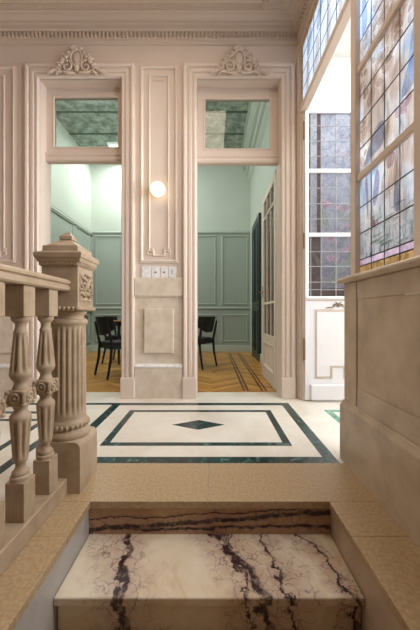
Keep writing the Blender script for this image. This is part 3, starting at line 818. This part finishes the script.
for s in (-1, 1):
    mb.tube([onD(cx+s*.01, .935, .004), onD(cx+s*.03, .955, .008), onD(cx+s*.05, .945, .004), onD(cx+s*.045, .930, .004), onD(cx+s*.035, .934, .004)], [.004, .007, .006, .005, .003], 6)
    mb.tube([onD(cx+s*.05, .920, .003), onD(cx+s*.09, .925, .006), onD(cx+s*.125, .918, .002)], [.003, .005, .002], 6)
    mb.tube([onD(cx+s*.006, .95, .004), onD(cx+s*.02, .972, .006), onD(cx+s*.03, .976, .003)], [.004, .005, .002], 6)
mb.ball(onD(cx, .945, .003), (.012, .007, .02)); mb.build('flower_ornament', M['bronze'], d5)
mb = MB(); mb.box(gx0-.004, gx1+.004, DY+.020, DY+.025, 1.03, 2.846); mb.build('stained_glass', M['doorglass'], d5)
onG = lambda u, v, t: (u, DY+.020-t, v)
mb = MB()
mb.box(gx0, gx0+.125, DY+.0175, DY+.0195, 1.03, 1.62); mb.box(gx0+.125, gx1, DY+.0175, DY+.0195, 1.03, 1.115); mb.box(gx0, gx0+.025, DY+.0175, DY+.0195, 1.66, 2.84); mb.box(gx0+.085, gx0+.125, DY+.0175, DY+.0195, 1.66, 2.84)
mb.build('brown_border_glass', GC['brown'], d5)
mb = MB(); rr = random.Random(11)
def leafpoly(x, z, a, ln, w):
    c, s_ = math.cos(a), math.sin(a)
    return [(x+c*u*ln-s_*v*w, z+s_*u*ln+c*v*w) for u, v in ((0, 0), (.35, 1), (1, 0), (.35, -1))]
for x, z, a, ln in ((1.30, 1.30, 1.0, .22), (1.22, 1.22, 1.2, .20), (1.33, 1.42, .7, .18), (1.26, 1.55, 1.0, .2), (1.15, 1.70, 1.9, .25), (1.30, 1.75, .9, .26), (1.40, 1.30, .6, .14), (1.25, 1.80, 1.1, .22), (1.1, 1.3, 2.1, .2), (1.37, 1.18, 2.5, .15), (1.30, 1.16, .5, .16), (1.24, 1.13, 2.2, .14)):
    mb.prism(blob(leafpoly(x, z, a, ln, .028)), onG, .0004, .003)
mb.build('leaf_glass', glasscol('glass_leafgrey', (238, 244, 240), .04), d5)
mb = MB()
for x, z in ((1.34, 1.47), (1.17, 1.58), (1.19, 1.38), (1.29, 1.88), (1.14, 1.92), (1.38, 1.70)):
    for j in range(3):
        mb.prism(blob(leafpoly(x, z, .5+j*1.0, .09, .024)), onG, .0004, .0036)
mb.build('flower_glass', GC['pink'], d5)
mb = MB()
for x in (gx0+.024, gx0+.125, gx0+.273, gx0+.420, gx1-.02): mb.tube([(x, DY+.018, 1.035), (x, DY+.018, 2.845)], .0032, 6)
for z in (1.10, 1.175, 1.33, 1.475, 1.80, 1.95, 2.105, 2.42, 2.57, 2.72): mb.tube([(gx0, DY+.018, z), (gx1, DY+.018, z)], .0030, 6)
mb.build('lead_cames', M['lightlead'], d5)
mb = MB()
for z0, z1 in ((2.58, 2.76), (.40, .62), (1.5, 1.66)):
    mb.tube([(.906, DY+.006, z0), (.906, DY+.006, z1)], .007, 8); mb.box(.903, .917, DY-.002, DY+.002, z0+.01, z1-.01)
mb.build('hinge', M['bronze'], d5)

# ------------------------------------------------------------------ bright vestibule beyond the glazed screen
VX, VY, VZ = 3.2, 4.2, 4.5
mb = MB(); mb.box(XR, VX, -1.6, VY, -.03, -.0003); fv = mb.build('floor_vestibule', M['cream']); struct(fv, 'cream marble vestibule floor behind the side doorway', 'floor')
mb = MB()
for x0, x1, y0, y1 in ((1.00, 1.50, 2.60, 2.66), (1.00, 1.06, 2.05, 2.60), (1.2, 1.9, 2.32, 2.37)): mb.box(x0, x1, y0, y1, -.01, .0003)
mb.build('inlay_border', mottled('teal_marble', [lin(60, 120, 104), lin(120, 170, 150), lin(150, 190, 172)], 20, .25), fv)
mb = MB(); mb.box(1.0, VX, VY, VY+.1, 0, VZ); mb.box(VX, VX+.1, -1.6, VY, 0, VZ); mb.box(XR, VX, -1.7, -1.6, 0, VZ); mb.box(1.0, 1.03, YB, VY, 0, VZ); mb.box(1.0, 1.03, -1.6, YB, HC+.08, VZ)
struct(mb.build('wall_vestibule', M['wall_white']), 'bright white vestibule walls behind the stained glass', 'wall')
mb = MB(); mb.box(XR, VX+.1, -1.7, VY+.1, VZ, VZ+.08); struct(mb.build('ceiling_vestibule', M['wall_white']), 'white vestibule ceiling', 'ceiling')

# ------------------------------------------------------------------ sage green room beyond the doorways
DADO = 2.78
mb = MB(); mb.box(RX0-.1, RX1+.1, YB+.001, RY1+.1, -.04, .0); fr = mb.build('floor_room', M['parquet']); struct(fr, 'honey oak parquet floor of the green room', 'floor')
mb = MB()
for x in (.350, .395, .555, .600): mb.box(x, x+.022, YB+.05, RY1-.22, -.005, .0006)
for y in (RY1-.30, RY1-.24): mb.box(RX0+.3, .62, y, y+.022, -.005, .0007)
mb.build('inlay_lines', M['darkwood'], fr)
mb = MB(); mb.box(RX0-.1, RX1+.1, RY1, RY1+.1, 0, RZ); rb = mb.build('wall_back_room', M['green']); struct(rb, 'sage green end wall with moulded panels', 'wall')
onR = lambda u, v, p: (u, RY1-p, v)
PM = [(0, -.002), (0, .012), (.012, .026), (.030, .022), (.044, .008), (.050, -.002)]
RAIL = [(0, -.003), (0, .018), (.016, .030), (.034, .034), (.050, .020), (.066, .012), (.066, -.003)]
mb = MB()
mb.sweep([(RX0, DADO-.05), (RX1, DADO-.05)], RAIL, onR); mb.sweep([(RX0, .975), (RX1, .975)], RAIL, onR)
mb.build('dado_rail', M['greendado'], rb)
mb = MB(); mb.box(RX0, RX1, RY1-.004, RY1+.001, 0, DADO); mb.build('dado', M['greendado'], rb)
mb = MB()
for x0, x1 in ((-2.68, -2.12), (-2.0, -1.30), (-1.18, -.58), (-.44, .06), (.26, .80)):
    mb.sweep(rect(x0, x1, 1.12, 2.66), PM, onR, True); mb.sweep(rect(x0, x1, .26, .83), PM, onR, True)
mb.build('panel_moulding', M['greendado'], rb)
mb = MB(); mb.box(RX0, RX1, RY1-.03, RY1+.002, 0, .15, .004); mb.build('baseboard', M['green'], rb)
mb = MB(); mb.box(RX0-.1, RX0, YB, RY1+.1, 0, RZ); rl = mb.build('wall_left_room', M['green']); struct(rl, 'pale sage green side wall with moulded panels, at left', 'wall')
onL = lambda u, v, p: (RX0+p, u, v)
mb = MB(); mb.sweep([(RY1, DADO-.05), (YB, DADO-.05)], [(d, p) for d, p in [(-.016, -.003)]+[(-q[0]+.05, q[1]) for q in RAIL[::-1]]][1:], onL)
mb.sweep([(RY1, .975), (YB, .975)], [(-q[0]+.066, q[1]) for q in RAIL[::-1]], onL); mb.build('dado_rail', M['greendado'], rl)
mb = MB(); mb.box(RX0-.001, RX0+.004, YB, RY1, 0, DADO); mb.build('dado', M['greendado'], rl)
mb = MB()
for y0, y1 in ((3.5, 4.6), (4.75, 5.95), (6.1, 6.72)):
    for z0, z1 in ((1.12, 2.66), (.26, .83)):
        mb.sweep([(y0, z0), (y1, z0), (y1, z1), (y0, z1)], [(-d, p) for d, p in PM], onL, True)
mb.build('panel_moulding', M['greendado'], rl)
mb = MB(); mb.box(RX0-.002, RX0+.03, YB, RY1-.031, 0, .15, .004); mb.build('baseboard', M['green'], rl)
mb = MB(); mb.box(RX1, RX1+.1, YB, RY1+.1, 0, RZ); rr_ = mb.build('wall_right_room', M['green']); struct(rr_, 'sage green side wall at right behind the open door leaf', 'wall')
mb = MB(); mb.box(RX1-.03, RX1+.002, YB, 5.35, 0, .15, .004); mb.build('baseboard', M['green'], rr_)
mb = MB(); mb.prism([(.62, RZ+.001), (.62, 4.36), (.66, 4.36), (.66, 4.33), (.68, 4.30), (.72, 4.27), (.72, 4.22), (.78, 4.20), (.78, 4.08), (.83, 4.06), (.83, 4.0), (.86, 3.96), (.891, 3.93), (.891, RZ+.001)], lambda u, v, t: (u, t, v), YB, RY1); mb.build('cornice', M['green'], rr_)
mb = MB(); mb.box(RX1-.045, RX1-.001, 5.36, 6.30, .0, 2.70, .004); g4 = mb.build('door_2', M['greendark']); struct(g4, 'dark green panelled door in the side wall of the green room', 'door')
mb = MB()
for z0, z1 in ((.15, .95), (1.1, 2.55)):
    for y0, y1 in ((5.44, 5.78), (5.88, 6.22)):
        mb.sweep([(y0, z0), (y1, z0), (y1, z1), (y0, z1)], [(0, -.001), (0, .010), (.02, .014), (.035, -.001)], lambda u, v, p: (RX1-.045-p, u, v), True)
mb.build('panel_moulding', M['greendark'], g4)
mb = MB(); mb.tube([(RX1-.046, 5.42, 1.05), (RX1-.085, 5.42, 1.05), (RX1-.085, 5.52, 1.05)], .008, 8); mb.build('door_handle', M['brass'], g4)
mb = MB(); mb.box(RX0-.1, RX1+.1, YB, RY1+.1, RZ, RZ+.08); cg = mb.build('ceiling_room', M['greenceil']); struct(cg, 'rough green textured ceiling of the far room', 'ceiling')
mb = MB()
for y in (4.55, 5.17, 5.80, 6.40): mb.box(RX0, .68, y, y+.03, RZ-.010, RZ+.001)
mb.build('ceiling_batten', flat('dark_green_seam', lin(56, 76, 68), .7), cg)
cl = thing('ceiling_light', 'bright square light panel on the green ceiling, seen in the left doorway', 'ceiling light', (-1.72, 6.42, RZ))
mb = MB(); mb.sweep([(-2.13, 6.13), (-2.13, 6.74), (-1.30, 6.74), (-1.30, 6.13)], [(0, RZ-.001), (0, RZ-.045), (.03, RZ-.045), (.03, RZ-.001)], lambda u, v, p: (u, v, p), True); mb.build('light_frame', M['white'], cl)
mb = MB(); mb.box(-2.125, -1.305, 6.135, 6.735, RZ-.030, RZ-.011); mb.build('diffuser', M['lit'], cl)

# open door leaf seen through the right doorway
lx0, lx1 = .700, .742; ly0, ly1 = YB+.004, 4.135
mb = MB()
st_ = .095
mb.box(lx0, lx1, ly0, ly0+st_, .010, 2.455, .003); mb.box(lx0, lx1, ly1-st_, ly1, .010, 2.455, .003)
for z0, z1 in ((.010, .16), (.50, .60), (.985, 1.015), (2.12, 2.15), (2.36, 2.455)): mb.box(lx0+.001, lx1-.001, ly0+st_, ly1-st_, z0, z1, .002)
for y in (ly0+st_+.21, ly0+st_+.45): mb.box(lx0+.004, lx1-.004, y, y+.026, .60, 2.36, .002)
d3 = mb.build('door_3', M['paint']); struct(d3, 'tall beige glazed door leaf swung open inside the right doorway', 'door')
mb = MB(); mb.box(lx0+.012, lx1-.012, ly0+st_, ly1-st_, .16, .50); mb.sweep([(ly0+st_, .16), (ly1-st_, .16), (ly1-st_, .50), (ly0+st_, .50)], [(0, -.012), (.0, .004), (.016, .008), (.034, -.006), (.040, -.012)], lambda u, v, p: (lx0-p, u, v), True)
mb.build('lower_panel', M['paint'], d3)
mb = MB(); mb.box(.718, .723, ly0+st_-.004, ly1-st_+.004, .596, 2.364); mb.build('glass_pane', M['glass'], d3)
mb = MB(); mb.tube([(lx0+.002, ly1-.05, 1.16), (lx0-.045, ly1-.05, 1.16), (lx0-.045, ly1-.15, 1.16)], .008, 8); mb.box(lx0-.004, lx0+.002, ly1-.068, ly1-.032, 1.08, 1.24, .002); mb.build('door_handle', M['brass'], d3)

# ------------------------------------------------------------------ table and chairs in the green room
t = thing('dining_table', 'wooden dining table with thin top behind the black chairs', 'table', (-1.08, 5.62, 0))
mb = MB(); mb.box(-1.68, -.48, 5.02, 6.20, .735, .760, .006, seg=2); mb.build('tabletop', M['tablewood'], t)
mb = MB(); mb.box(-1.58, -.58, 5.12, 5.14, .66, .7345); mb.box(-1.58, -.58, 6.08, 6.10, .66, .7345); mb.box(-1.60, -1.58, 5.12, 6.10, .66, .7345); mb.box(-.58, -.56, 5.12, 6.10, .66, .7345); mb.build('apron', M['black'], t)
for x in (-1.60, -.56):
    for y in (5.10, 6.12):
        mb = MB(); mb.tube([(x, y, .0), (x, y, .66), (x, y, .734)], [.018, .026, .026], 10); mb.build('leg', M['black'], t)
def make_chair(label, loc, rz):
    """faces +Y in its own frame"""
    t = thing('dining_chair', label, 'chair', (0, 0, 0), 0, 'black chairs around the table')
    mb = MB()
    pts = []
    for i in range(28):
        a = 2*PI*i/28; c, s = math.cos(a), math.sin(a)
        pts.append((.225*math.copysign(abs(c)**.55, c)*(1+.06*s), .225*math.copysign(abs(s)**.55, s)))
    mb.prism(pts, lambda u, v, q: (u, v, q), .440, .472, True); mb.prism([(u*.94, v*.94) for u, v in pts], lambda u, v, q: (u, v, q), .472, .482, True); mb.build('seat', M['seatblack'], t)
    mb = MB()
    mb.box(-.19, .19, .17, .19, .385, .4398); mb.box(-.19, .19, -.19, -.17, .385, .4398); mb.box(-.19, -.17, -.17, .17, .385, .4398); mb.box(.17, .19, -.17, .17, .385, .4398); mb.build('seat_frame', M['black'], t)
    for s in (-1, 1):
        mb = MB(); mb.tube([(s*.205, .215, 0), (s*.195, .195, .25), (s*.188, .185, .439)], [.014, .018, .020], 10); mb.build('leg', M['black'], t)
        mb = MB(); mb.tube([(s*.215, -.265, 0), (s*.205, -.215, .25), (s*.205, -.200, .45), (s*.212, -.235, .62), (s*.215, -.262, .76)], [.015, .019, .021, .019, .014], 10); mb.build('leg', M['black'], t)
    mb = MB(); vs = []; fs = []; n = 18; mrow = 7
    for th in (0, 1):
        for i in range(n+1):
            a = (i/n-.5)*2.3
            for j in range(mrow+1):
                b = j/mrow; z = .575+.25*b
                edge = 1-abs(i/n-.5)*2
                if b < .5: z = .575+.25*b+(.10*(1-b*2))*(1-min(1, edge*1.6))
                r = .235+(0 if th == 0 else .014)
                vs.append((r*math.sin(a)*1.0, -.075-r*math.cos(a)*.86-.055*b+.02, z))
    N = (n+1)*(mrow+1)
    for th in (0, 1):
        for i in range(n):
            for j in range(mrow):
                a0 = th*N+i*(mrow+1)+j; q = [a0, a0+1, a0+mrow+2, a0+mrow+1]; fs.append(q if th else q[::-1])
    bd = [i*(mrow+1) for i in range(n+1)]+[n*(mrow+1)+j for j in range(1, mrow+1)]+[i*(mrow+1)+mrow for i in range(n-1, -1, -1)]+[j for j in range(mrow-1, 0, -1)]
    for k in range(len(bd)): a0, b0 = bd[k], bd[(k+1) % len(bd)]; fs.append([a0, b0, b0+N, a0+N])
    mb.add(vs, fs, True); mb.build('backrest', M['black'], t)
    t.location = loc; t.rotation_euler.z = rz
    return t
# facing direction f -> rotation of +Y
def face(fx, fy): return math.atan2(-fx, fy)
def chair_at(rear_mid, f, label, src=None):
    n = math.hypot(*f); f = (f[0]/n, f[1]/n)
    loc = (rear_mid[0]+.265*f[0], rear_mid[1]+.265*f[1], 0)
    if src is None: return make_chair(label, loc, face(*f))
    c = copy_tree(src); c.location = loc; c.rotation_euler.z = face(*f); c['label'] = label
    return c
c0 = chair_at((-1.515, 4.05), (.74, .67), 'black wooden chair with rounded back in the left doorway, nearest the newel post')
chair_at((-1.90, 5.42), (1, -.12), 'black chair half hidden behind the nearer chair in the left doorway', c0)
chair_at((-.032, 4.77), (-.857, .524), 'black wooden chair seen from behind in the right doorway', c0)

# ------------------------------------------------------------------ lights
def area(name, loc, rot, sx, sy, power, col, spread=None):
    l = bpy.data.lights.new(name, 'AREA'); l.shape = 'RECTANGLE'; l.size = sx; l.size_y = sy; l.energy = power; l.color = col
    if spread: l.spread = spread
    o = bpy.data.objects.new(name, l); COL.objects.link(o); o.location = loc; o.rotation_euler = rot; return o
area('vestibule_top_fill', (2.1, 1.2, VZ-.02), (0, 0, 0), 1.9, 4.6, 105, (.93, .97, 1))  # added fill under the solid ceiling, standing in for vestibule daylight
area('vestibule_side_fill', (VX-.02, 1.2, 2.0), (0, PI/2, 0), 3.0, 3.0, 85, (.97, .98, 1), 1.3)  # added panel before a solid wall, aimed through the stained glass
area('room_daylight', (-1.72, 6.44, RZ-.06), (0, 0, 0), .8, .55, 46, (.95, 1, .97))
area('room_fill', (-1.6, YB+.06, 3.85), (1.25, 0, 0), 1.6, .8, 88, (.96, 1, .98))  # unseen light added on the doorway wall to brighten the green room
area('hall_warm_fill', (-.4, 1.55, HC-.05), (0, 0, 0), 1.2, 1.2, 22, (1, .82, .62))  # unseen, added near the ceiling as warm fill for the hall
area('side_fill', (.868, .97, 1.85), (0, PI/2, 0), 1.4, .40, 33, (1, .975, .95))  # added fill panel inside the glass, in place of daylight through the pane
W = bpy.data.worlds.new('world'); sc.world = W; W.use_nodes = True
W.node_tree.nodes['Background'].inputs[0].default_value = (.9, .95, 1, 1); W.node_tree.nodes['Background'].inputs[1].default_value = .4

# ------------------------------------------------------------------ camera and view
cam = bpy.data.cameras.new('camera'); co = bpy.data.objects.new('camera', cam); COL.objects.link(co); sc.camera = co
co.location = (0, 0, .85); co.rotation_euler = (PI/2, 0, 0)
cam.sensor_fit = 'VERTICAL'; cam.sensor_height = 36; cam.sensor_width = 24; cam.lens = 297/630*36
cam.shift_x = -2/630; cam.clip_start = .02
sc.view_settings.view_transform = 'Standard'; sc.view_settings.look = 'None'; sc.view_settings.gamma = 1; sc.view_settings.use_curve_mapping = False
sc.view_settings.exposure = 0
sc.cycles.use_denoising = True
sc.cycles.max_bounces = 12; sc.cycles.diffuse_bounces = 6; sc.cycles.transparent_max_bounces = 12
sc.cycles.sample_clamp_indirect = 6
